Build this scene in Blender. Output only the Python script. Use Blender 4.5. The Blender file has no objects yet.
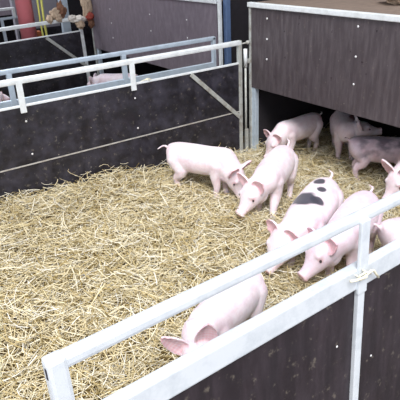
import bpy, bmesh, math, random
import numpy as np
from mathutils import Vector, Matrix, noise

random.seed(7)
S = bpy.context.scene
C = S.collection
PI = math.pi

# ---------------------------------------------------------------- helpers
def link(name, me, mat=None, parent=None):
    o = bpy.data.objects.new(name, me)
    C.objects.link(o)
    if mat is not None:
        me.materials.append(mat)
    if parent is not None:
        o.parent = parent
    return o

def obj(name, bm, mat=None, parent=None, smooth=False):
    me = bpy.data.meshes.new(name)
    bmesh.ops.recalc_face_normals(bm, faces=bm.faces)
    bm.to_mesh(me); bm.free()
    if smooth:
        me.polygons.foreach_set('use_smooth', [True] * len(me.polygons))
    return link(name, me, mat, parent)

def tag(o, label=None, cat=None, group=None, kind=None):
    if label: o['label'] = label
    if cat: o['category'] = cat
    if group: o['group'] = group
    if kind: o['kind'] = kind
    return o

def empty(name, loc, rot=(0, 0, 0)):
    o = bpy.data.objects.new(name, None)
    C.objects.link(o)
    o.empty_display_size = .1
    o.location = loc; o.rotation_euler = rot
    return o

def box(bm, x0, x1, y0, y1, z0, z1, bevel=0.0, mat=Matrix()):
    m = mat @ Matrix.Translation(((x0+x1)/2, (y0+y1)/2, (z0+z1)/2)) @ Matrix.Diagonal((abs(x1-x0), abs(y1-y0), abs(z1-z0), 1))
    r = bmesh.ops.create_cube(bm, size=1, matrix=m)
    if bevel > 0:
        es = list({e for v in r['verts'] for e in v.link_edges})
        bmesh.ops.bevel(bm, geom=es, offset=bevel, segments=2, affect='EDGES', profile=.6)

def beam(bm, a, b, w, h, bevel=0.0, up=Vector((0, 0, 1))):
    """rectangular bar from a to b, w across, h along up"""
    a, b = Vector(a), Vector(b)
    d = (b-a); L = d.length; x = d.normalized()
    y = up.cross(x).normalized(); z = x.cross(y)
    m = Matrix((x, y, z)).transposed().to_4x4()
    m.translation = (a+b)/2
    box(bm, -L/2, L/2, -w/2, w/2, -h/2, h/2, bevel, m)

def tube(bm, pts, rad, seg=12, cap=True):
    pts = [Vector(p) for p in pts]
    if not hasattr(rad, '__len__'): rad = [rad]*len(pts)
    rings = []
    n = None
    for i, p in enumerate(pts):
        t = (pts[min(i+1, len(pts)-1)] - pts[max(i-1, 0)]).normalized()
        if n is None:
            n = t.orthogonal().normalized()
        n = (n - t*n.dot(t)).normalized()
        b = t.cross(n)
        rings.append([bm.verts.new(p + (n*math.cos(2*PI*k/seg) + b*math.sin(2*PI*k/seg))*rad[i]) for k in range(seg)])
    for a, b in zip(rings, rings[1:]):
        for k in range(seg):
            bm.faces.new((a[k], a[(k+1) % seg], b[(k+1) % seg], b[k]))
    if cap:
        bm.faces.new(rings[0][::-1]); bm.faces.new(rings[-1])

def dome(bm, c, r, axis, flat=.5, seg=10):
    q = Vector((0, 0, 1)).rotation_difference(Vector(axis)).to_matrix().to_4x4()
    bmesh.ops.create_uvsphere(bm, u_segments=seg, v_segments=6, radius=r,
        matrix=Matrix.Translation(c) @ q @ Matrix.Diagonal((1, 1, flat, 1)))

# ---------------------------------------------------------------- materials
def new_mat(name):
    m = bpy.data.materials.new(name); m.use_nodes = True
    nt = m.node_tree
    return m, nt, nt.nodes['Principled BSDF']

def N(nt, typ, **kw):
    n = nt.nodes.new(typ)
    for k, v in kw.items():
        if k in n.inputs: n.inputs[k].default_value = v
        else: setattr(n, k, v)
    return n

def ramp(nt, stops, fac, mode='LINEAR'):
    r = nt.nodes.new('ShaderNodeValToRGB'); r.color_ramp.interpolation = mode
    e = r.color_ramp.elements
    e[0].position, e[0].color = stops[0][0], (*stops[0][1], 1)
    e[1].position, e[1].color = stops[1][0], (*stops[1][1], 1)
    for p, c in stops[2:]:
        k = e.new(p); k.color = (*c, 1)
    nt.links.new(fac, r.inputs['Fac'])
    return r

def mixc(nt, fac, a, b):
    m = nt.nodes.new('ShaderNodeMix'); m.data_type = 'RGBA'
    for s, v in ((m.inputs[0], fac), (m.inputs[6], a), (m.inputs[7], b)):
        if hasattr(v, 'links'): nt.links.new(v, s)
        elif isinstance(v, tuple): s.default_value = (*v, 1)
        else: s.default_value = v
    return m.outputs[2]

def mapped(nt, scale=(1, 1, 1)):
    tc = nt.nodes.new('ShaderNodeTexCoord'); mp = nt.nodes.new('ShaderNodeMapping')
    mp.inputs['Scale'].default_value = scale
    nt.links.new(tc.outputs['Object'], mp.inputs['Vector'])
    return mp.outputs['Vector']

def nz(nt, vec, scale, detail=4, rough=.55):
    n = nt.nodes.new('ShaderNodeTexNoise')
    n.inputs['Scale'].default_value = scale; n.inputs['Detail'].default_value = detail; n.inputs['Roughness'].default_value = rough
    nt.links.new(vec, n.inputs['Vector'])
    return n.outputs['Fac']

def bump(nt, b, h, strength=.3, dist=.01):
    n = nt.nodes.new('ShaderNodeBump'); n.inputs['Strength'].default_value = strength; n.inputs['Distance'].default_value = dist
    nt.links.new(h, n.inputs['Height']); nt.links.new(n.outputs['Normal'], b.inputs['Normal'])

def board_mat(name, base, smear, rough=.4, streak=(1, 1, 1), speck=.5):
    """film-faced plywood: dark film, dried smears, pale specks of dung and chaff"""
    m, nt, b = new_mat(name)
    v = mapped(nt); vs = mapped(nt, streak)
    s1 = ramp(nt, [(.42, (0, 0, 0)), (.72, (1, 1, 1))], nz(nt, vs, 7, 6, .65))
    c1 = mixc(nt, s1.outputs['Color'], base, smear)
    s2 = ramp(nt, [(.60, (0, 0, 0)), (.68, (1, 1, 1))], nz(nt, v, 26, 5, .7))
    m2 = nt.nodes.new('ShaderNodeMath'); m2.operation = 'MULTIPLY'; m2.inputs[1].default_value = .35*speck
    nt.links.new(s2.outputs['Color'], m2.inputs[0])
    c2 = mixc(nt, m2.outputs[0], c1, (.30, .26, .20))
    vo = nt.nodes.new('ShaderNodeTexVoronoi'); vo.inputs['Scale'].default_value = 22
    nt.links.new(v, vo.inputs['Vector'])
    sp = ramp(nt, [(.03, (1, 1, 1)), (.10, (0, 0, 0))], vo.outputs['Distance'])
    gate = ramp(nt, [(.56, (0, 0, 0)), (.62, (1, 1, 1))], nz(nt, v, 9, 2, .5))
    m3 = nt.nodes.new('ShaderNodeMath'); m3.operation = 'MULTIPLY'
    nt.links.new(sp.outputs['Color'], m3.inputs[0]); nt.links.new(gate.outputs['Color'], m3.inputs[1])
    m4 = nt.nodes.new('ShaderNodeMath'); m4.operation = 'MULTIPLY'; m4.inputs[1].default_value = speck
    nt.links.new(m3.outputs[0], m4.inputs[0])
    c3 = mixc(nt, m4.outputs[0], c2, (.55, .50, .42))
    nt.links.new(c3, b.inputs['Base Color'])
    r = ramp(nt, [(.3, (rough-.1,)*3), (.7, (rough+.2,)*3)], nz(nt, v, 12, 5))
    nt.links.new(r.outputs['Color'], b.inputs['Roughness'])
    bump(nt, b, nz(nt, v, 60, 3), .12, .002)
    return m

def metal_mat(name, col, dirt, rough=.45, metallic=.35, dirty=.6):
    m, nt, b = new_mat(name)
    v = mapped(nt)
    s = ramp(nt, [(.45, (0, 0, 0)), (.75, (dirty,)*3)], nz(nt, v, 14, 6, .7))
    c = mixc(nt, s.outputs['Color'], col, dirt)
    nt.links.new(c, b.inputs['Base Color'])
    b.inputs['Metallic'].default_value = metallic
    b.inputs['Roughness'].default_value = rough
    bump(nt, b, nz(nt, v, 90, 3), .08, .001)
    return m

def plain(name, col, rough=.6, metallic=0.0, var=.25, scale=20):
    m, nt, b = new_mat(name)
    v = mapped(nt)
    dk = tuple(c*(1-var) for c in col)
    r = ramp(nt, [(.3, dk), (.7, col)], nz(nt, v, scale, 4))
    nt.links.new(r.outputs['Color'], b.inputs['Base Color'])
    b.inputs['Roughness'].default_value = rough; b.inputs['Metallic'].default_value = metallic
    return m

M = {}
M['board'] = board_mat('black_film_plywood', (.009, .008, .012), (.044, .041, .058), .42, speck=.9)
M['board_front'] = board_mat('brown_film_plywood', (.014, .009, .013), (.034, .024, .031), .5, (3, 3, .5), speck=.8)
M['board_hut'] = board_mat('weathered_brown_plywood', (.056, .044, .050), (.105, .088, .096), .36, (4, 4, .6), speck=.5)
M['board_grey_sheen'] = board_mat('grey_brown_sheen_plywood', (.15, .125, .15), (.21, .18, .21), .38, (3, 3, 1), speck=.25)  # lighter than the brown hut plywood: daylight reflection put into the base colour
M['galv'] = metal_mat('galvanised_steel', (.80, .84, .86), (.52, .54, .52), .5, .25)
M['galv_front'] = metal_mat('bright_galvanised_steel', (.68, .72, .76), (.46, .51, .56), .5, .2, .7)
M['galv_blue'] = metal_mat('bluish_galvanised_steel', (.54, .63, .72), (.34, .40, .46), .5, .35)
M['galv_old'] = metal_mat('dirty_galvanised_steel', (.46, .48, .46), (.20, .15, .10), .6, .3, .9)
M['blue_paint'] = plain('dull_blue_paint', (.10, .16, .30), .5)
M['alu'] = metal_mat('dull_aluminium_edge', (.55, .53, .50), (.25, .20, .15), .5, .3, .8)
M['rivet'] = plain('rivet_head', (.8, .8, .8), .35, .2, .1)
M['dark'] = plain('painted_hollow_shade', (.02, .02, .03), .9)
M['red'] = plain('faded_red_paint', (.62, .17, .19), .55, 0, .15, 5)
M['orange'] = plain('rusty_orange_paint', (.38, .11, .04), .6)
M['yellow'] = plain('yellow_plastic', (.75, .72, .18), .5, 0, .1)
M['greywall'] = plain('pale_grey_render', (.36, .35, .40), .8, 0, .15, 4)
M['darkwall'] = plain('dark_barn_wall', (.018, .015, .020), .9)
M['wood'] = plain('dusty_brown_wood', (.20, .15, .12), .8, 0, .3, 18)
M['concrete'] = plain('barn_concrete', (.18, .16, .14), .9, 0, .4, 6)
M['roof'] = plain('grey_shade_roof', (.22, .22, .24), .8)
M['cloth_beige'] = plain('beige_cloth', (.62, .47, .34), .9, 0, .35, 30)
M['cloth_brown'] = plain('brown_cloth', (.25, .12, .07), .9, 0, .4, 30)
M['cloth_white'] = plain('off_white_cloth', (.78, .72, .66), .9, 0, .2, 30)
M['cloth_red'] = plain('red_cloth', (.38, .07, .05), .9, 0, .3, 30)
M['twine'] = plain('straw_coloured_twine', (.88, .83, .64), .8, 0, .2, 60)
M['eye'] = plain('pig_eye', (.03, .015, .015), .2)

def straw_material():
    m, nt, b = new_mat('dry_straw')
    a = nt.nodes.new('ShaderNodeAttribute'); a.attribute_name = 'tint'
    r = ramp(nt, [(0, (.24, .17, .05)), (.18, (.51, .39, .17)), (.5, (.79, .68, .42)), (.8, (.93, .86, .65)), (1, (.96, .93, .83))], a.outputs['Fac'])
    nt.links.new(r.outputs['Color'], b.inputs['Base Color'])
    b.inputs['Roughness'].default_value = .45
    b.inputs['Specular IOR Level'].default_value = .4
    return m
M['straw'] = straw_material()
def bed_material():
    m, nt, b = new_mat('straw_bed_gap_shade')
    v = mapped(nt)
    r = ramp(nt, [(.3, (.08, .05, .02)), (.7, (.26, .18, .07))], nz(nt, v, 30, 6, .7))  # dark browns paint the shade in the gaps between straw blades
    nt.links.new(r.outputs['Color'], b.inputs['Base Color'])
    b.inputs['Roughness'].default_value = .9
    bump(nt, b, nz(nt, v, 80, 4), 1, .02)
    return m
M['bed'] = bed_material()

def pig_material(name):
    m, nt, b = new_mat(name)
    a = nt.nodes.new('ShaderNodeVertexColor'); a.layer_name = 'skin'
    v = mapped(nt)
    n = ramp(nt, [(.32, (.84, .74, .76)), (.62, (1, 1, 1))], nz(nt, v, 13, 6, .7))
    mm = nt.nodes.new('ShaderNodeMix'); mm.data_type = 'RGBA'; mm.blend_type = 'MULTIPLY'; mm.inputs[0].default_value = 1
    nt.links.new(a.outputs['Color'], mm.inputs[6]); nt.links.new(n.outputs['Color'], mm.inputs[7])
    nt.links.new(mm.outputs[2], b.inputs['Base Color'])
    b.inputs['Roughness'].default_value = .5
    b.inputs['Subsurface Weight'].default_value = .12
    b.inputs['Subsurface Radius'].default_value = (.02, .008, .005)
    b.inputs['Subsurface Scale'].default_value = .5
    b.inputs['Sheen Weight'].default_value = .15
    bump(nt, b, nz(nt, mapped(nt, (1, 1, 1)), 110, 4, .7), .25, .003)
    return m
M['pig'] = pig_material('piglet_skin')

# ---------------------------------------------------------------- ground form
def interp(x, tab):
    return float(np.interp(x, [t[0] for t in tab], [t[1] for t in tab]))
WX = [-2.6, -1.9, -1.5, -1.1, -.85, -.12, .3]
WZ = [.215, .205, .185, .145, .12, .035, .02]
def straw_h(x, y):
    w = np.interp(x, WX, WZ)
    k = .62 + .38*np.exp(-((y-0)/.55)**2)
    k = np.where(y > .1, .5, k)
    wob = .012*np.sin(x*7.1+y*3.3) + .012*np.sin(x*3.7-y*8.1+1.3) + .008*np.sin(x*15+y*11)
    return w*k + wob*np.clip(w*8, .4, 1)

# ---------------------------------------------------------------- setting
bm = bmesh.new(); box(bm, -9, 9, -9, 12, -.12, -.06)
tag(obj('floor', bm, M['concrete']), kind='structure')
bm = bmesh.new(); box(bm, -9, 9, -1.2, 12, 3.6, 3.7)
tag(obj('light_blocking_ceiling', bm, M['roof']), kind='structure')  # unseen roof added so daylight enters from the front and the back darkens
bm = bmesh.new(); box(bm, -9, 9, 7.0, 7.2, -.06, 3.6)
tag(obj('wall_back', bm, M['darkwall']), kind='structure')
bm = bmesh.new(); box(bm, 4.0, 4.2, -6, 7.0, -.06, 3.6)
tag(obj('wall_right', bm, M['darkwall']), kind='structure')

# straw bed surface
def heightfield(name, x0, x1, y0, y1, step, mat, dz=0.0):
    xs = np.arange(x0, x1+1e-6, step); ys = np.arange(y0, y1+1e-6, step)
    bm = bmesh.new()
    g = [[bm.verts.new((x, y, float(straw_h(x, y))+dz)) for y in ys] for x in xs]
    lo = [[None]*len(ys) for _ in xs]
    for i in range(len(xs)-1):
        for j in range(len(ys)-1):
            bm.faces.new((g[i][j], g[i+1][j], g[i+1][j+1], g[i][j+1]))
    # skirt
    def skirt(seq):
        low = [bm.verts.new((v.co.x, v.co.y, -.058)) for v in seq]
        for a, b, c, d in zip(seq, seq[1:], low[1:], low): bm.faces.new((a, b, c, d))
    skirt([r[0] for r in g]); skirt([r[-1] for r in g]); skirt(g[0]); skirt(g[-1])
    return obj(name, bm, mat, smooth=True)
bedding = heightfield('straw_bedding', -3.6, 1.22, -2.72, -.02, .06, M['bed'], -.02)
tag(bedding, 'pale loose straw bedding piled over the pen floor, deepest at left', 'straw', kind='stuff')
bed2 = heightfield('straw_bedding', -3.6, 1.22, .4, 3.2, .15, M['bed'], -.02)
tag(bed2, 'shaded straw bedding in the neighbouring pen behind the double partition', 'straw', kind='stuff')

def straw_blades(n, region, seed, smin=.05, smax=.24):
    rng = np.random.default_rng(seed)
    x = rng.uniform(region[0], region[1], n); y = rng.uniform(region[2], region[3], n)
    L = rng.uniform(smin, smax*.85, n)*rng.uniform(.6, 1.2, n)
    w = rng.uniform(.0014, .0034, n)
    # clumps of shared direction
    flow = np.sin(x*2.3+1.1)*1.4 + np.cos(y*2.9+x*1.3)*1.6
    th = flow + rng.normal(0, 1.1, n)
    rnd = rng.random(n) < .35
    th = np.where(rnd, rng.uniform(0, PI, n), th)
    pitch = rng.normal(0, .22, n)
    lift = rng.exponential(.018, n)
    z = straw_h(x, y) - .012 + lift + np.abs(np.sin(pitch))*L*.35
    d = np.stack([np.cos(th)*np.cos(pitch), np.sin(th)*np.cos(pitch), np.sin(pitch)], 1)
    side = np.stack([-np.sin(th), np.cos(th), np.zeros(n)], 1)
    up = np.cross(d, side)
    bend = rng.normal(0, .10, n)*L; bz = rng.normal(-.03, .07, n)*L
    kink = rng.random(n) < .25
    bend = np.where(kink, bend*2.5, bend)
    c0 = np.stack([x, y, z], 1)
    K = 4
    V = np.zeros((n, K, 3, 3), np.float32)
    for i, t in enumerate(np.linspace(-.5, .5, K)):
        c = c0 + d*(t*L)[:, None] + side*(bend*(1-4*t*t))[:, None] + up*(bz*(1-4*t*t))[:, None]
        # keep tips above the bed and inside the pen
        c[:, 0] = np.clip(c[:, 0], region[0]-.02, region[1]+.01)
        c[:, 1] = np.clip(c[:, 1], region[2], region[3])
        gz = straw_h(c[:, 0], c[:, 1]) - .025
        c[:, 2] = np.maximum(c[:, 2], gz)
        for k in range(3):
            a = 2*PI*k/3
            V[:, i, k] = c + (side*math.cos(a) + up*math.sin(a)*.6)*w[:, None]
    V = V.reshape(-1, 3)
    base = (np.arange(n)*K*3)[:, None, None]
    F = []
    for i in range(K-1):
        for k in range(3):
            k2 = (k+1) % 3
            F.append([i*3+k, i*3+k2, (i+1)*3+k2, (i+1)*3+k])
    F = (np.array(F)[None] + base).reshape(-1, 4)
    tint = np.clip(rng.normal(.52, .30, n), 0, 1)
    tint = np.repeat(tint, K*3)
    me = bpy.data.meshes.new('loose_straw')
    me.vertices.add(len(V)); me.vertices.foreach_set('co', V.ravel())
    me.loops.add(F.size); me.loops.foreach_set('vertex_index', F.ravel().astype(np.int32))
    me.polygons.add(len(F)); me.polygons.foreach_set('loop_start', np.arange(0, F.size, 4, dtype=np.int32))
    me.update(calc_edges=True)
    at = me.attributes.new('tint', 'FLOAT', 'POINT'); at.data.foreach_set('value', tint.astype(np.float32))
    me.validate()
    return me
o = link('loose_straw', straw_blades(50000, (-3.45, 1.18, -2.68, -.035), 3), M['straw'], bedding); o['kind'] = 'stuff'
o = link('loose_straw', straw_blades(4000, (-3.45, 1.18, .42, 3.1), 5), M['straw'], bed2); o['kind'] = 'stuff'

# ---------------------------------------------------------------- gates
def rivets(root, pts, y, r=.007, axis=(0, -1, 0), mat='rivet'):
    for (x, z) in pts:
        bm = bmesh.new(); dome(bm, (x, y, z), r, axis, .5, 8)
        obj('rivet', bm, M[mat], root, True)

# --- back partition gate of the pen (faces the camera, plane y = 0)
g = empty('pen_gate', (-1.75, 0, 0))
tag(g, 'dark two-board pen gate closing the back of the straw pen, with diagonal brace', 'gate')
X0, X1 = -1.65, 1.65   # local extents: world -3.4 .. -0.10
bm = bmesh.new(); box(bm, X0, X1, -.008, .008, .449, .880, .002); obj('upper_board', bm, M['board'], g)
bm = bmesh.new(); box(bm, X0, X1, -.008, .008, -.05, .440, .002); obj('lower_board', bm, M['board'], g)
bm = bmesh.new(); box(bm, X0, X1, -.012, -.006, .440, .449); obj('seam_strip', bm, M['alu'], g)
bm = bmesh.new(); box(bm, X0, X1, -.013, .013, .876, .890, .002); obj('edge_cap', bm, M['galv'], g)
bm = bmesh.new(); beam(bm, (X0, 0, 1.060), (X1, 0, 1.060), .042, .042, .012); obj('top_rail', bm, M['galv'], g)
bm = bmesh.new(); box(bm, X1-.034, X1+.002, -.019, .019, .02, 1.08, .006); obj('end_post', bm, M['galv_old'], g)
for x in (-.335, .555):
    bm = bmesh.new(); box(bm, x-.022, x+.022, -.022, -.008, .835, 1.05, .003)
    obj('upright', bm, M['galv'], g)
bm = bmesh.new(); beam(bm, (1.10, -.018, .872), (1.622, -.018, .39), .012, .036, .003, Vector((0, 1, 0)).cross(Vector((1, 0, -1)).normalized()))
obj('brace', bm, M['galv_old'], g)
rivets(g, [(-.33, .77), (.56, .77), (-1.2, .77), (-.33, .52), (.56, .52)], -.008, .008)

# --- neighbour's partition gate, back to back with it
g = empty('pen_gate', (-1.75, .33, 0))
tag(g, 'bluish steel-railed gate directly behind the near partition, seen over its top', 'gate')
bm = bmesh.new(); box(bm, -1.65, 1.58, -.008, .008, -.05, .80, .002); obj('board', bm, M['board'], g)
bm = bmesh.new(); box(bm, -1.65, 1.58, -.014, .014, .785, .855, .003); obj('band', bm, M['galv_blue'], g)
bm = bmesh.new(); beam(bm, (-1.65, 0, 1.068), (1.61, 0, 1.068), .036, .036, .008); obj('top_rail', bm, M['galv_blue'], g)
bm = bmesh.new(); box(bm, 1.575, 1.61, -.018, .018, .02, 1.08, .006); obj('end_post', bm, M['galv_blue'], g)
for x in (-.30, .66):
    bm = bmesh.new(); box(bm, x-.02, x+.02, -.02, .01, .80, 1.055, .003)
    obj('upright', bm, M['galv_blue'], g)

# --- front gate (nearest the camera)
g = empty('pen_gate', (0, -2.812, 0), (-.0422, 0, .0387))
tag(g, 'bright galvanised front gate with brown board running across the foreground', 'gate')
X0, X1 = -2.955, -.02
bm = bmesh.new(); beam(bm, (X0, 0, 1.063), (X1, 0, 1.063), .036, .036, .011); obj('top_rail', bm, M['galv_front'], g)
bm = bmesh.new(); box(bm, X0-.001, X0+.048, -.020, .020, -.02, 1.082, .010); ep = obj('end_post', bm, M['galv_front'], g)
bm = bmesh.new(); box(bm, X0-.003, X0+.004, -.012, -.003, 1.035, 1.066, .003); obj('rail_slot_shade', bm, M['dark'], ep)  # solid near-black block paints the shade inside the open tube end
bm = bmesh.new(); box(bm, X0+.05, X1, -.020, .020, .803, .884, .006); obj('band', bm, M['galv_front'], g)
bm = bmesh.new(); box(bm, X0+.05, X1, -.008, .008, -.02, .805); obj('board', bm, M['board_front'], g)
bm = bmesh.new(); box(bm, -1.905, -1.861, -.030, -.016, .785, 1.06, .004); obj('upright', bm, M['galv_front'], g)
bm = bmesh.new(); box(bm, -1.900, -1.866, -.026, -.008, .0, .80, .003); obj('stiffener', bm, M['galv_front'], g)
bm = bmesh.new(); beam(bm, (-1.40, -.022, .10), (-.8, -.022, .78), .018, .04, .003, Vector((0, -1, 0))); obj('brace', bm, M['galv_front'], g)
rivets(g, [(-1.98, .60), (-2.25, .40), (-1.78, .45), (-1.60, .62), (-2.05, .30)], -.008, .005)

# twine on the front gate
bm = bmesh.new()
y = -.040
def kn(pts, r=.0048): tube(bm, pts, r, 6)
kn([(-1.965, y, .873), (-1.94, y-.004, .868), (-1.905, y-.006, .864), (-1.885, y-.003, .866), (-1.865, y-.006, .874), (-1.85, y-.004, .868), (-1.835, y, .850), (-1.815, y, .825)])
kn([(-1.90, y+.004, .888), (-1.885, y-.006, .875), (-1.89, y-.007, .860), (-1.91, y+.002, .852), (-1.915, y+.002, .872), (-1.895, y-.006, .880), (-1.87, y-.004, .872), (-1.858, y+.002, .856)], .003)
kn([(-1.912, y+.006, .862), (-1.912, y+.03, .868)], .003)
o = obj('baling_twine', bm, M['twine'], None, True)
o.location = (0, -2.812, 0); o.rotation_euler = (-.0422, 0, .0387)
tag(o, 'straw-coloured twine knotted round the front gate upright', 'twine')

# --- far gate two pens away
g = empty('pen_gate', (-1.75, 3.32, .03), (0, -.022, 0))
tag(g, 'far dark gate beside the red pillar, with pale diagonal brace', 'gate')
bm = bmesh.new(); box(bm, -2.2, 1.60, -.008, .008, -.05, .79, .002); obj('board', bm, M['board'], g)
bm = bmesh.new(); box(bm, -2.2, 1.60, -.012, .012, .785, .80, .002); obj('edge_cap', bm, M['galv'], g)
bm = bmesh.new(); beam(bm, (-2.2, 0, .955), (1.60, 0, .955), .045, .045, .008); obj('top_rail', bm, M['galv'], g)
bm = bmesh.new(); box(bm, 1.56, 1.605, -.02, .02, .02, .975, .005); obj('end_post', bm, M['galv'], g)
bm = bmesh.new(); box(bm, .45-.02, .45+.02, -.026, -.01, .74, .95, .003); obj('upright', bm, M['galv'], g)
bm = bmesh.new(); beam(bm, (1.08, -.018, .78), (1.60, -.018, .30), .012, .04, .003, Vector((0, 1, 0)).cross(Vector((1, 0, -1)).normalized()))
obj('brace', bm, M['galv_old'], g)

# ---------------------------------------------------------------- huts (lying area under a low roof)
def hut(y0, y1, zb, zt, board, label, riv, posts):
    h = empty('pig_hut', (0, (y0+y1)/2, 0)); tag(h, label, 'pig hut')
    cy = (y0+y1)/2; a, b = y0-cy, y1-cy
    bm = bmesh.new(); box(bm, 0, .018, a, b, zb, zt-.02, .002); obj('front_panel', bm, M[board], h)
    bm = bmesh.new(); beam(bm, (.005, a-.01, zt), (.005, b+.03, zt), .045, .040, .006); obj('front_rail', bm, M['galv'], h)
    bm = bmesh.new(); box(bm, .03, 1.32, a, b, zt-.005, zt+.016, .002); obj('roof_board', bm, M['wood'], h)
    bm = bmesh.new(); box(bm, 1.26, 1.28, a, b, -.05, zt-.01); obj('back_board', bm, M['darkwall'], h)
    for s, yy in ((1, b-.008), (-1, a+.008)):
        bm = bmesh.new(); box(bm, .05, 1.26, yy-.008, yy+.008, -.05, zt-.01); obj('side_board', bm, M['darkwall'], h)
    for yy in posts:
        bm = bmesh.new(); box(bm, .006, .052, yy-cy-.024, yy-cy+.024, -.05, zb+.06, .004); obj('leg', bm, M['galv_blue'], h)
    bm = bmesh.new(); box(bm, -.006, .012, b-.006, b+.022, -.02, zt-.02, .003); obj('corner_strip', bm, M['galv_old'], h)
    for (yy, z) in riv:
        bm = bmesh.new(); dome(bm, (-.001, yy-cy, z), .009, (-1, 0, 0), .5, 8); obj('rivet', bm, M['rivet'], h, True)
    return h
RIV = []  # filled below
hut(-3.3, -.02, .650, 1.367, 'board_hut', 'brown plywood hut at right with piglets lying area under its raised front panel', 
    [(-.235, 1.268), (-.235, 1.10), (-.235, .93), (-1.20, 1.29), (-1.20, 1.08), (-1.20, .88)], [-.045, -3.2])
hut(.48, 3.36, .60, 1.365, 'board_grey_sheen', 'plywood hut front greyed by painted-in daylight sheen in the neighbouring pen with rows of rivets',
    [(2.75, 1.15), (2.75, .98), (2.75, .80), (1.75, 1.16), (1.75, .98), (1.0, 1.16), (1.0, .98)], [3.30, .52])

# posts between the huts
def post(label, x, y, w, d, h, mat, name='steel_post', z0=-.06):
    bm = bmesh.new(); box(bm, -w/2, w/2, -d/2, d/2, 0, h-z0, .004)
    o = obj(name, bm, M[mat]); o.location = (x, y, z0); tag(o, label, 'post'); return o
post('tall dull blue post in the gap between the two huts', .06, .40, .05, .05, 1.6, 'blue_paint')
post('pale upright strip beside the tall blue post, behind the partition end', -.005, .425, .03, .03, 1.38, 'galv')

# hinge / latch assembly between back gate and hut
h = empty('gate_latch', (-.055, -.01, 0)); tag(h, 'dirty steel hinge bar with knob between the back gate and the hut corner', 'hinge')
bm = bmesh.new(); tube(bm, [(0, 0, .02), (0, 0, .88)], .010, 10); obj('rod', bm, M['galv_old'], h, True)
bm = bmesh.new(); tube(bm, [(0, 0, .84), (0, 0, 1.0)], .017, 12); obj('sleeve', bm, M['galv'], h, True)
bm = bmesh.new(); dome(bm, (.02, -.012, 1.055), .022, (0, 0, 1), .8); tube(bm, [(-.035, 0, 1.05), (.045, 0, 1.05)], .007, 8); obj('knob', bm, M['galv_old'], h, True)
bm = bmesh.new(); box(bm, .0, .05, -.006, .006, .87, .91, .002); obj('bracket', bm, M['galv_old'], h)
bm = bmesh.new(); box(bm, -.012, .02, -.014, .008, .05, .26, .003); obj('bracket', bm, M['galv_old'], h)

# ---------------------------------------------------------------- background beyond the far gate
bm = bmesh.new(); tube(bm, [(0, 0, -.06), (0, 0, 3.6)], .105, 28)
o = obj('round_pillar', bm, M['red'], None, True); o.location = (-.77, 3.72, 0)
tag(o, 'round faded red pillar rising behind the far gate', 'pillar')
post('rusty orange upright close against the right of the red pillar', -.62, 3.80, .07, .10, .86, 'orange', 'orange_post')
for k, (x, y) in enumerate(((-.60, 3.62), (-.555, 3.60))):
    bm = bmesh.new(); tube(bm, [(x-.0, y, .3), (x-.02, y, 1.0), (x+.0, y, 1.7), (x, y, 2.6), (x, y, 3.6)], .013 if k == 0 else .016, 8)
    o = obj('yellow_pipe', bm, M['yellow'], None, True)
    tag(o, ('yellow hanging pipe nearest the red pillar' , 'yellow hanging pipe, right one of the two beside the red pillar')[k], 'pipe')
bm = bmesh.new(); box(bm, -.66, .02, 4.6, 4.7, -.06, 3.6)
tag(obj('wall_middle', bm, M['greywall']), kind='structure')
post('blue-grey post standing right of the yellow pipes', -.22, 3.75, .11, .08, 2.6, 'galv_blue')

# railings far left
bm = bmesh.new(); box(bm, -.66, .5, -.01, .01, 0, .86, .002); o = obj('partition_board', bm, M['board']); o.location = (0, 4.5, -.06)
tag(o, 'low dark board under the pale wall behind the yellow pipes', 'board')
bm = bmesh.new(); box(bm, -1.6, 0, -.01, .01, 0, 1.3, .002); o = obj('partition_board', bm, M['board_grey_sheen']); o.location = (-.2, 6.0, .88)
tag(o, 'grey-brown high panel at the top left corner behind the railing', 'board')
g = empty('far_railing', (-1.6, 4.5, 0), (0, -.02, 0)); tag(g, 'two-bar steel railing at the far left behind the red pillar', 'railing')
bm = bmesh.new(); beam(bm, (-1, 0, 1.10), (.95, 0, 1.10), .035, .035, .006); obj('top_rail', bm, M['galv'], g)
bm = bmesh.new(); beam(bm, (-1, 0, .975), (1.1, 0, .975), .035, .035, .006); obj('lower_rail', bm, M['galv_blue'], g)
bm = bmesh.new(); box(bm, .92, .955, -.018, .018, .97, 1.11, .004); obj('upright', bm, M['galv'], g)
bm = bmesh.new(); box(bm, .72, .76, -.02, .02, -.06, .98, .004); obj('upright', bm, M['galv_blue'], g)

# crumpled cloths on the far rail
def crumple(name, c, r, mat, seed, parent=None):
    bm = bmesh.new()
    bmesh.ops.create_icosphere(bm, subdivisions=4, radius=1)
    for v in bm.verts:
        n = v.co.normalized()
        k = 1 + .45*noise.noise(n*1.7+Vector((seed, 0, 0))) + .28*(abs(noise.noise(n*4.3+Vector((0, seed, 0))))*2-.4)
        v.co = Vector((n.x*r[0], n.y*r[1], n.z*r[2]))*k + Vector(c)
    return obj(name, bm, M[mat], parent, True)
t = empty('crumpled_rag', (-.48, 3.33, 1.0)); tag(t, 'crumpled beige and brown rag draped on the far rail, left of the pale one', 'rag')
crumple('fold', (-.03, 0, .11), (.07, .05, .06), 'cloth_beige', 3, t)
crumple('fold', (-.12, -.02, .05), (.04, .04, .05), 'cloth_beige', 5, t)
crumple('fold', (.06, .02, .13), (.06, .05, .10), 'cloth_brown', 8, t)
crumple('fold', (.0, -.02, .05), (.05, .04, .05), 'cloth_beige', 12, t)
t = empty('pale_rag', (-.22, 3.28, 1.0)); tag(t, 'off-white crumpled rag hanging over the end of the far rail', 'rag')
crumple('fold', (0, 0, .01), (.10, .05, .045), 'cloth_white', 11, t)
crumple('fold', (-.09, -.01, .035), (.05, .035, .04), 'cloth_white', 14, t)
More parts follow.
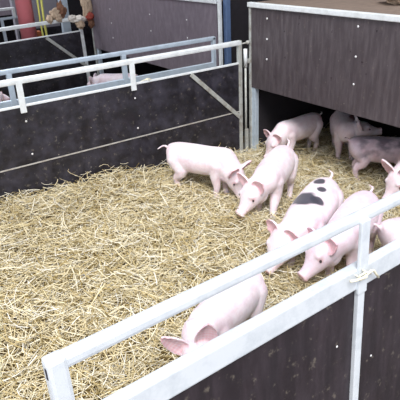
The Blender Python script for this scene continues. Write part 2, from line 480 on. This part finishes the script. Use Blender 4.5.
crumple('fold', (.01, -.02, -.05), (.06, .035, .06), 'cloth_beige', 17, t)
t = empty('hanging_cloth', (-.08, 3.30, 1.0)); tag(t, 'tall beige cloth with red lower end against the grey hut edge', 'cloth')
crumple('cloth', (.0, 0, .20), (.065, .045, .17), 'cloth_beige', 21, t)
crumple('red_end', (.03, -.02, .03), (.06, .04, .045), 'cloth_red', 23, t)
crumple('cloth_tail', (.04, -.01, -.06), (.04, .03, .06), 'cloth_brown', 25, t)

o = crumple('feed_sack', (0, 0, 0), (.16, .14, .05), 'cloth_beige', 31); o.location = (.60, -1.12, 1.43)
tag(o, 'tan crumpled sack lying on the hut roof at the top right edge', 'sack')
bm = bmesh.new()
for a, b, c in (((-.05, .004, .0), (0, -.004, .012), (.045, -.004, .003)), ((-.03, -.006, .006), (.01, .0, .016), (.04, .006, .008)), ((-.02, .0, .004), (.0, -.01, .010), (.025, -.014, -.006))):
    tube(bm, [a, b, c], .0028, 6)
o = obj('straw_wisp', bm, M['twine'], None, True); o.location = (-1.07, 0, .891)
tag(o, 'small wisp of straw caught on the top edge of the back gate', 'straw')

# ---------------------------------------------------------------- piglets
def remesh(bm, voxel):
    me = bpy.data.meshes.new('tmp'); bm.to_mesh(me); bm.free()
    o = bpy.data.objects.new('tmp', me); C.objects.link(o)
    md = o.modifiers.new('r', 'REMESH'); md.mode = 'VOXEL'; md.voxel_size = voxel; md.use_smooth_shade = True
    sm = o.modifiers.new('s', 'SMOOTH'); sm.factor = .5; sm.iterations = 6
    dg = bpy.context.evaluated_depsgraph_get()
    out = bpy.data.meshes.new_from_object(o.evaluated_get(dg))
    bpy.data.objects.remove(o); bpy.data.meshes.remove(me)
    return out

def loft(bm, secs, seg=28):
    """secs: (centre Vector, side Vector, up Vector, half width, half height up, half height down)"""
    rings = []
    for c, s, u, w, hu, hd in secs:
        ring = []
        for k in range(seg):
            a = 2*PI*k/seg
            ca, sa = math.cos(a), math.sin(a)
            ca = math.copysign(abs(ca)**.92, ca)
            ring.append(bm.verts.new(c + s*(w*ca) + u*((hu if sa > 0 else hd)*sa)))
        rings.append(ring)
    for a, b in zip(rings, rings[1:]):
        for k in range(seg):
            bm.faces.new((a[k], a[(k+1) % seg], b[(k+1) % seg], b[k]))
    bm.faces.new(rings[0][::-1]); bm.faces.new(rings[-1])

def cr(tab, n):
    """Catmull-Rom resample of rows of numbers"""
    tab = [np.array(t, float) for t in tab]; out = []
    m = len(tab)
    for i in range(m-1):
        p0, p1, p2, p3 = tab[max(i-1, 0)], tab[i], tab[i+1], tab[min(i+2, m-1)]
        for k in range(n):
            t = k/n
            out.append(.5*((2*p1)+(-p0+p2)*t+(2*p0-5*p1+4*p2-p3)*t*t+(-p0+3*p1-3*p2+p3)*t**3))
    out.append(tab[-1]); return out

PINK = np.array((.80, .71, .76)); EARPINK = np.array((.74, .30, .34)); SNOUT = np.array((.80, .46, .46))
BLACK = np.array((.035, .035, .055)); GREY = np.array((.16, .14, .17))

def make_pig(label, centre, yaw, head_dir, ground=None, scale=.9, roll=0.0, bend=0.0, feet=(0, 0, 0, 0), fat=1.0,
             ear_up=.5, tail=(.0, .5), tone=(1, 1, 1), spots=(), mottled=False, head_up=None, drop=0.0, ear_len=.125,
             group='piglets in the straw pen', voxel=.0065, neck_x=0.0, ear_wide=.056):
    """centre is a ground point; head_dir is the world direction of the snout"""
    mid = Vector((*centre, 0))
    rot = Matrix.Rotation(yaw, 3, 'Z')
    h = (rot.inverted() @ Vector(head_dir)).normalized()
    bm = bmesh.new()
    f = fat
    # torso: x, zc, half width, up, down
    T = [(-.345, .325, .018, .020, .020), (-.335, .318, .055, .055, .060), (-.300, .300, .090, .088, .100), (-.240, .290, .110, .108, .122),
         (-.150, .286, .118*f, .112, .128*f), (-.030, .282, .122*f, .112, .132*f), (.080, .280, .120*f, .110, .128*f), (.170, .284, .112, .108, .122),
         (.240, .290, .100, .102, .112), (.290, .290, .086, .090, .096), (.325, .288, .058, .062, .066), (.340, .286, .02, .02, .02)]
    KX, KZ = .88, .045
    T = [(x*KX, z+KZ, w, hu, hd) for x, z, w, hu, hd in T]
    secs = []
    for x, z, w, hu, hd in cr(T, 4):
        secs.append((Vector((x, bend*(x*x-.04)*4*.25, z - drop*max(0, x+.1))), Vector((0, 1, 0)), Vector((0, 0, 1)), w, hu, hd))
    loft(bm, secs)
    J = Vector((.215+neck_x, bend*.06*.25, .335 - drop*.33))
    # head frame
    upref = Vector(head_up) if head_up is not None else Vector((0, 0, 1))
    if head_up is not None: upref = rot.inverted() @ upref
    if abs(h.dot(upref)) > .9: upref = (upref + Vector((1, 0, 0))).normalized()
    side = upref.cross(h).normalized(); up = h.cross(side).normalized()
    if roll:
        q = Matrix.Rotation(roll, 3, h); side = q @ side; up = q @ up
    # neck + head loft ; s along h after J with blend
    Hd = [(.00, 0, .090, .098, .098), (.06, .004, .090, .094, .094), (.115, .010, .090, .088, .088), (.165, .010, .086, .080, .080), (.210, .000, .072, .064, .068),
          (.245, -.012, .053, .047, .053), (.275, -.020, .043, .038, .042), (.305, -.023, .038, .034, .035), (.322, -.023, .040, .038, .036), (.330, -.023, .037, .035, .033)]
    secs = []
    fw = Vector((1, 0, 0))
    for s, dz, w, hu, hd in cr(Hd, 4):
        t = min(1, s/.16)
        c = J + h*s + up*dz
        sd = (Vector((0, 1, 0))*(1-t) + side*t)
        if sd.length < .2: sd = side
        sd.normalize()
        u = (up - sd*up.dot(sd)).normalized()
        secs.append((c, sd, u, w, hu, hd))
    loft(bm, secs, 24)
    # neck filler sphere and jowls
    for cc, rr in ((J + h*.02, .096), (J + h*.115 - up*.030, .078)):
        bmesh.ops.create_uvsphere(bm, u_segments=20, v_segments=12, radius=rr, matrix=Matrix.Translation(cc))
    # brow
    for sgn in (1, -1):
        bmesh.ops.create_uvsphere(bm, u_segments=14, v_segments=10, radius=.024, matrix=Matrix.Translation(J + h*.190 + side*sgn*.050 + up*.046))
    # legs
    fx = feet
    def leg(pts, rs):
        pts = [(p[0]*KX, p[1], p[2]*1.20 if p[2] > .02 else p[2]) for p in pts]
        P = cr([(*p, r) for p, r in zip(pts, rs)], 4)
        tube(bm, [Vector(q[:3]) for q in P], [q[3] for q in P], 14)
        bmesh.ops.create_uvsphere(bm, u_segments=14, v_segments=10, radius=rs[0], matrix=Matrix.Translation(pts[0]))
    for i, sgn in enumerate((1, -1)):
        d = fx[i]
        leg([(-.235, sgn*.050, .27), (-.190+d*.3, sgn*.066, .185), (-.262+d*.65, sgn*.066, .120), (-.246+d*.95, sgn*.066, .045), (-.228+d, sgn*.066, .018), (-.226+d, sgn*.066, .0)],
            [.082, .060, .030, .023, .026, .027])
    for i, sgn in enumerate((1, -1)):
        d = fx[2+i]
        leg([(.190, sgn*.050, .255), (.178+d*.2, sgn*.064, .175), (.196+d*.6, sgn*.064, .100), (.190+d*.95, sgn*.064, .040), (.202+d, sgn*.064, .018), (.204+d, sgn*.064, .0)],
            [.074, .048, .030, .023, .026, .027])
    # tail : short curl
    ta, tl = tail[:2]; tb = tail[2] if len(tail) > 2 else 0.0
    pts = []
    for k in range(9):
        t = k/8
        pts.append(Vector((-.295 - .035*math.sin(t*2.2) - (.02+tb)*t, ta*t*.06 + .018*math.sin(t*4), .385 + tl*.12*t + .012*math.sin(t*5))))
    tube(bm, pts, [.013, .012, .011, .010, .009, .008, .007, .006, .005], 10)
    # ears
    ear_pts = []
    for sgn in (1, -1):
        root = J + h*.105 + side*sgn*.058 + up*.062
        # ear axis: outward, up, a little forward
        ax = (side*sgn*(1.0-ear_up*.35) + up*(.15+ear_up) - h*(.30)).normalized()
        face = (h*.75 + side*sgn*.30 + up*.50); face = (face - ax*face.dot(ax)).normalized()
        wd = ax.cross(face).normalized()
        nu, nv = 8, 8
        fr, bk = [], []
        for a in range(nu+1):
            u = a/nu
            half = ear_wide*math.sin(PI*min(1, .22+u*.78))**.62 * (1.08 - .18*u)
            fa, ba = [], []
            for b_ in range(nv+1):
                v = -1 + 2*b_/nv
                base = root + ax*(u*ear_len - .02) + wd*(v*half) + face*(.020*v*v*(1-u*.4)*1.3 + .022*u*u - .004)
                th = .0075
                fa.append(bm.verts.new(base + face*th)); ba.append(bm.verts.new(base - face*th))
                if abs(v) < .8 and u > .12: ear_pts.append(base + face*.012)
            fr.append(fa); bk.append(ba)
        for a in range(nu):
            for b_ in range(nv):
                bm.faces.new((fr[a][b_], fr[a][b_+1], fr[a+1][b_+1], fr[a+1][b_]))
                bm.faces.new((bk[a][b_], bk[a+1][b_], bk[a+1][b_+1], bk[a][b_+1]))
            bm.faces.new((fr[a][0], fr[a+1][0], bk[a+1][0], bk[a][0]))
            bm.faces.new((fr[a][-1], bk[a][-1], bk[a+1][-1], fr[a+1][-1]))
        for b_ in range(nv):
            bm.faces.new((fr[0][b_], bk[0][b_], bk[0][b_+1], fr[0][b_+1]))
            bm.faces.new((fr[-1][b_], fr[-1][b_+1], bk[-1][b_+1], bk[-1][b_]))
    bmesh.ops.recalc_face_normals(bm, faces=bm.faces)
    me = remesh(bm, voxel)
    me.name = 'piglet'
    n = len(me.vertices)
    co = np.empty(n*3); me.vertices.foreach_get('co', co); co = co.reshape(-1, 3)
    # lumps of muscle and nostrils are pressed into the snout disc
    tip = J + h*.332 - up*.023
    for sgn in (1, -1):
        c = np.array(tip + side*sgn*.014 + up*.002); d = np.linalg.norm(co - c, axis=1)
        co -= np.array(h)*(.010*np.exp(-(d/.0055)**2))[:, None]
    # mouth line
    me.vertices.foreach_set('co', co.ravel())
    col = np.tile(PINK*np.array(tone), (n, 1))
    def blend(mask, c):
        col[:] = col*(1-mask[:, None]) + np.array(c)*mask[:, None]
    E_ = np.array([tuple(p) for p in ear_pts])
    dm = np.full(n, 9.)
    for e in E_: dm = np.minimum(dm, np.linalg.norm(co-e, axis=1))
    blend(np.clip(1.2-dm/.012, 0, 1)*.70, EARPINK)
    dt = np.linalg.norm(co-np.array(tip), axis=1); blend(np.clip(1.3-dt/.035, 0, 1)*.7, SNOUT)
    for sgn in (1, -1):
        c = np.array(tip + side*sgn*.014 + up*.002 + h*0.0); d = np.linalg.norm(co - c, axis=1)
        blend(np.clip(1.4-d/.008, 0, 1)*.9, (.25, .08, .08))
        c = np.array(J + h*.198 + side*sgn*.072 + up*.034); d = np.linalg.norm(co - c, axis=1)
        blend(np.clip(1.5-d/.016, 0, 1)*.5, (.62, .30, .30))
    foot = np.clip((.030-co[:, 2])/.012, 0, 1)*((np.abs(co[:, 1]) < .12)); blend(foot*.6, (.45, .33, .28))
    wob = np.array([noise.noise(Vector(c)*16) for c in co])
    for (sx, sy, sz, sr, sc) in spots:
        d = np.linalg.norm((co-np.array((sx, sy, sz)))*np.array((1, 1, .8)), axis=1)/sr
        blend(np.clip((1.05-d+wob*.35)/.18, 0, 1)*.96, sc)
    if mottled:
        w2 = np.array([noise.fractal(Vector((c[0]*7, c[1]*12, c[2]*7))+Vector((3, 1, 2)), 1.0, 2.0, 4) for c in co])
        m = np.clip((w2*1.7 + .50 + (co[:, 2]-.30)*1.2)/.9, 0, 1)*.80
        m *= np.clip((co[:, 0]+.30)/.14, .35, 1)*np.clip((.30-co[:, 0])/.10, 0, 1)
        blend(m, (.15, .13, .17))
    at = me.color_attributes.new('skin', 'FLOAT_COLOR', 'POINT')
    at.data.foreach_set('color', np.concatenate([col, np.ones((n, 1))], 1).astype(np.float32).ravel())
    me.polygons.foreach_set('use_smooth', [True]*len(me.polygons))
    me.materials.clear()
    pig = link('piglet', me, M['pig'])
    g0 = float(straw_h(mid.x, mid.y))-.025 if ground is None else ground
    pig.location = (mid.x, mid.y, g0); pig.rotation_euler = (0, 0, yaw); pig.scale = (scale,)*3
    tag(pig, label, 'piglet', group)
    for sgn in (1, -1):
        e = bmesh.new(); bmesh.ops.create_uvsphere(e, u_segments=12, v_segments=8, radius=.0080,
            matrix=Matrix.Translation(J + h*.204 + side*sgn*.0735 + up*.030))
        obj('eye', e, M['eye'], pig, True)
    return pig

make_pig('pink piglet standing at the back gate with its head lowered to the right', (-.98, -.60), -1.03, (.15, -.50, -.80), scale=.93,
         feet=(-.04, .04, .02, -.02), ear_up=.6, tail=(.3, -.1, .07))
make_pig('pink piglet in the middle of the pen walking down-left with upright tail', (-.675, -1.10), -2.6, (-.80, -.02, -.54), scale=.96,
         feet=(.0, .0, .10, .03), ear_up=.5, tail=(0, .8))
make_pig('pink piglet sniffing the straw beside the blue hut corner post', (.28, -.36), 3.16, (-.70, .06, -.70), scale=.88, ear_up=.2, feet=(.02, -.03, .03, 0))
make_pig('pink piglet deep under the hut resting its snout on the grey mottled one', (.60, -.63), -2.30, (.74, -.66, .08), scale=.90, ear_up=.4)
make_pig('grey mottled piglet under the hut panel at the right edge', (.42, -1.20), -.80, (.60, -.72, -.3), scale=.89, mottled=True, tone=(.92, .86, .90), ear_up=.8)
make_pig('pink piglet at the right edge showing only lowered head and raised ear', (.38, -1.70), 2.77, (-.76, .05, -.60), scale=.95, ear_up=.9, ear_len=.15)
make_pig('pink piglet with black spots on its back', (-.97, -1.77), -2.68, (-.80, 0, -.58), scale=1.02,
         spots=[(.075, -.03, .44, .085, BLACK), (.06, .045, .44, .045, BLACK), (-.07, .03, .45, .030, BLACK), (-.17, -.02, .45, .042, BLACK)], tail=(0, .7), ear_up=.1, ear_len=.10)
make_pig('pink piglet behind the front gate upright rooting in straw beside the spotted one', (-.91, -2.03), -2.74, (-.86, .10, -.48), scale=.95,
         tail=(0, .6), ear_up=.1, ear_len=.115, roll=.15, tone=(.97, .93, .97))
make_pig('pink piglet rump with curled tail at the right edge behind the front gate', (-.58, -2.26), -.4, (1, .1, -.4), scale=.85, tail=(.6, .4))
make_pig('nearest pink piglet nosing under the front gate with pink ears spread', (-2.012, -2.283), -2.81, (-.45, -.70, -.30), ground=.185, scale=0.78, ear_up=1.0, ear_len=.165, ear_wide=.062, roll=.40, neck_x=.05)
make_pig('piglet in the neighbouring pen, only its back showing between the steel rails', (-.10, 2.55), 2.3, (-.5, .5, -.3), -.03, .95, group='piglets in the neighbouring pen', voxel=.01)
make_pig('piglet at the left edge glimpsed between the rails of the back partition', (-1.90, 2.62), 0, (1, .0, -.2), 0, .95, group='piglets in the neighbouring pen', voxel=.01)

# ---------------------------------------------------------------- light
w = bpy.data.worlds.new('world'); S.world = w; w.use_nodes = True
nt = w.node_tree; bg = nt.nodes['Background']
bg.inputs['Color'].default_value = (.88, .91, 1.0, 1); bg.inputs['Strength'].default_value = .92
sd = bpy.data.lights.new('sun', 'SUN'); sd.energy = 2.3; sd.angle = math.radians(25); sd.color = (1, .98, .95)
so = bpy.data.objects.new('sun', sd); C.objects.link(so)
so.rotation_euler = Vector((.45, .62, -1.0)).to_track_quat('-Z', 'Y').to_euler()

for nm, loc, en in (('background_fill', (-1.4, 4.6, 3.5), 70), ('background_fill', (-1.6, 1.6, 3.5), 35)):  # unseen fill lights added to brighten the background pens
    ld = bpy.data.lights.new(nm, 'AREA'); ld.shape = 'RECTANGLE'; ld.size = 1.6; ld.size_y = .4; ld.energy = en; ld.color = (.92, .95, 1)
    lo = bpy.data.objects.new(nm, ld); C.objects.link(lo); lo.location = loc

# ---------------------------------------------------------------- camera
cd = bpy.data.cameras.new('camera'); cam = bpy.data.objects.new('camera', cd); C.objects.link(cam)
cd.sensor_fit = 'HORIZONTAL'; cd.sensor_width = 36; cd.lens = 36*544.5904/400; cd.clip_start = .02
F = Vector((.49923146, .75146627, -.43135414)); R_ = Vector((.8200372, -.5705478, -.04487972)); U = Vector((.27983375, .33132107, .90106571))
m = Matrix((R_, U, -F)).transposed().to_4x4(); m.translation = (-3.1681, -3.8502, 1.8928)
cam.matrix_world = m
S.camera = cam
S.view_settings.view_transform = 'Standard'; S.view_settings.look = 'None'; S.view_settings.gamma = 1
S.view_settings.use_curve_mapping = False
S.view_settings.exposure = 0.72
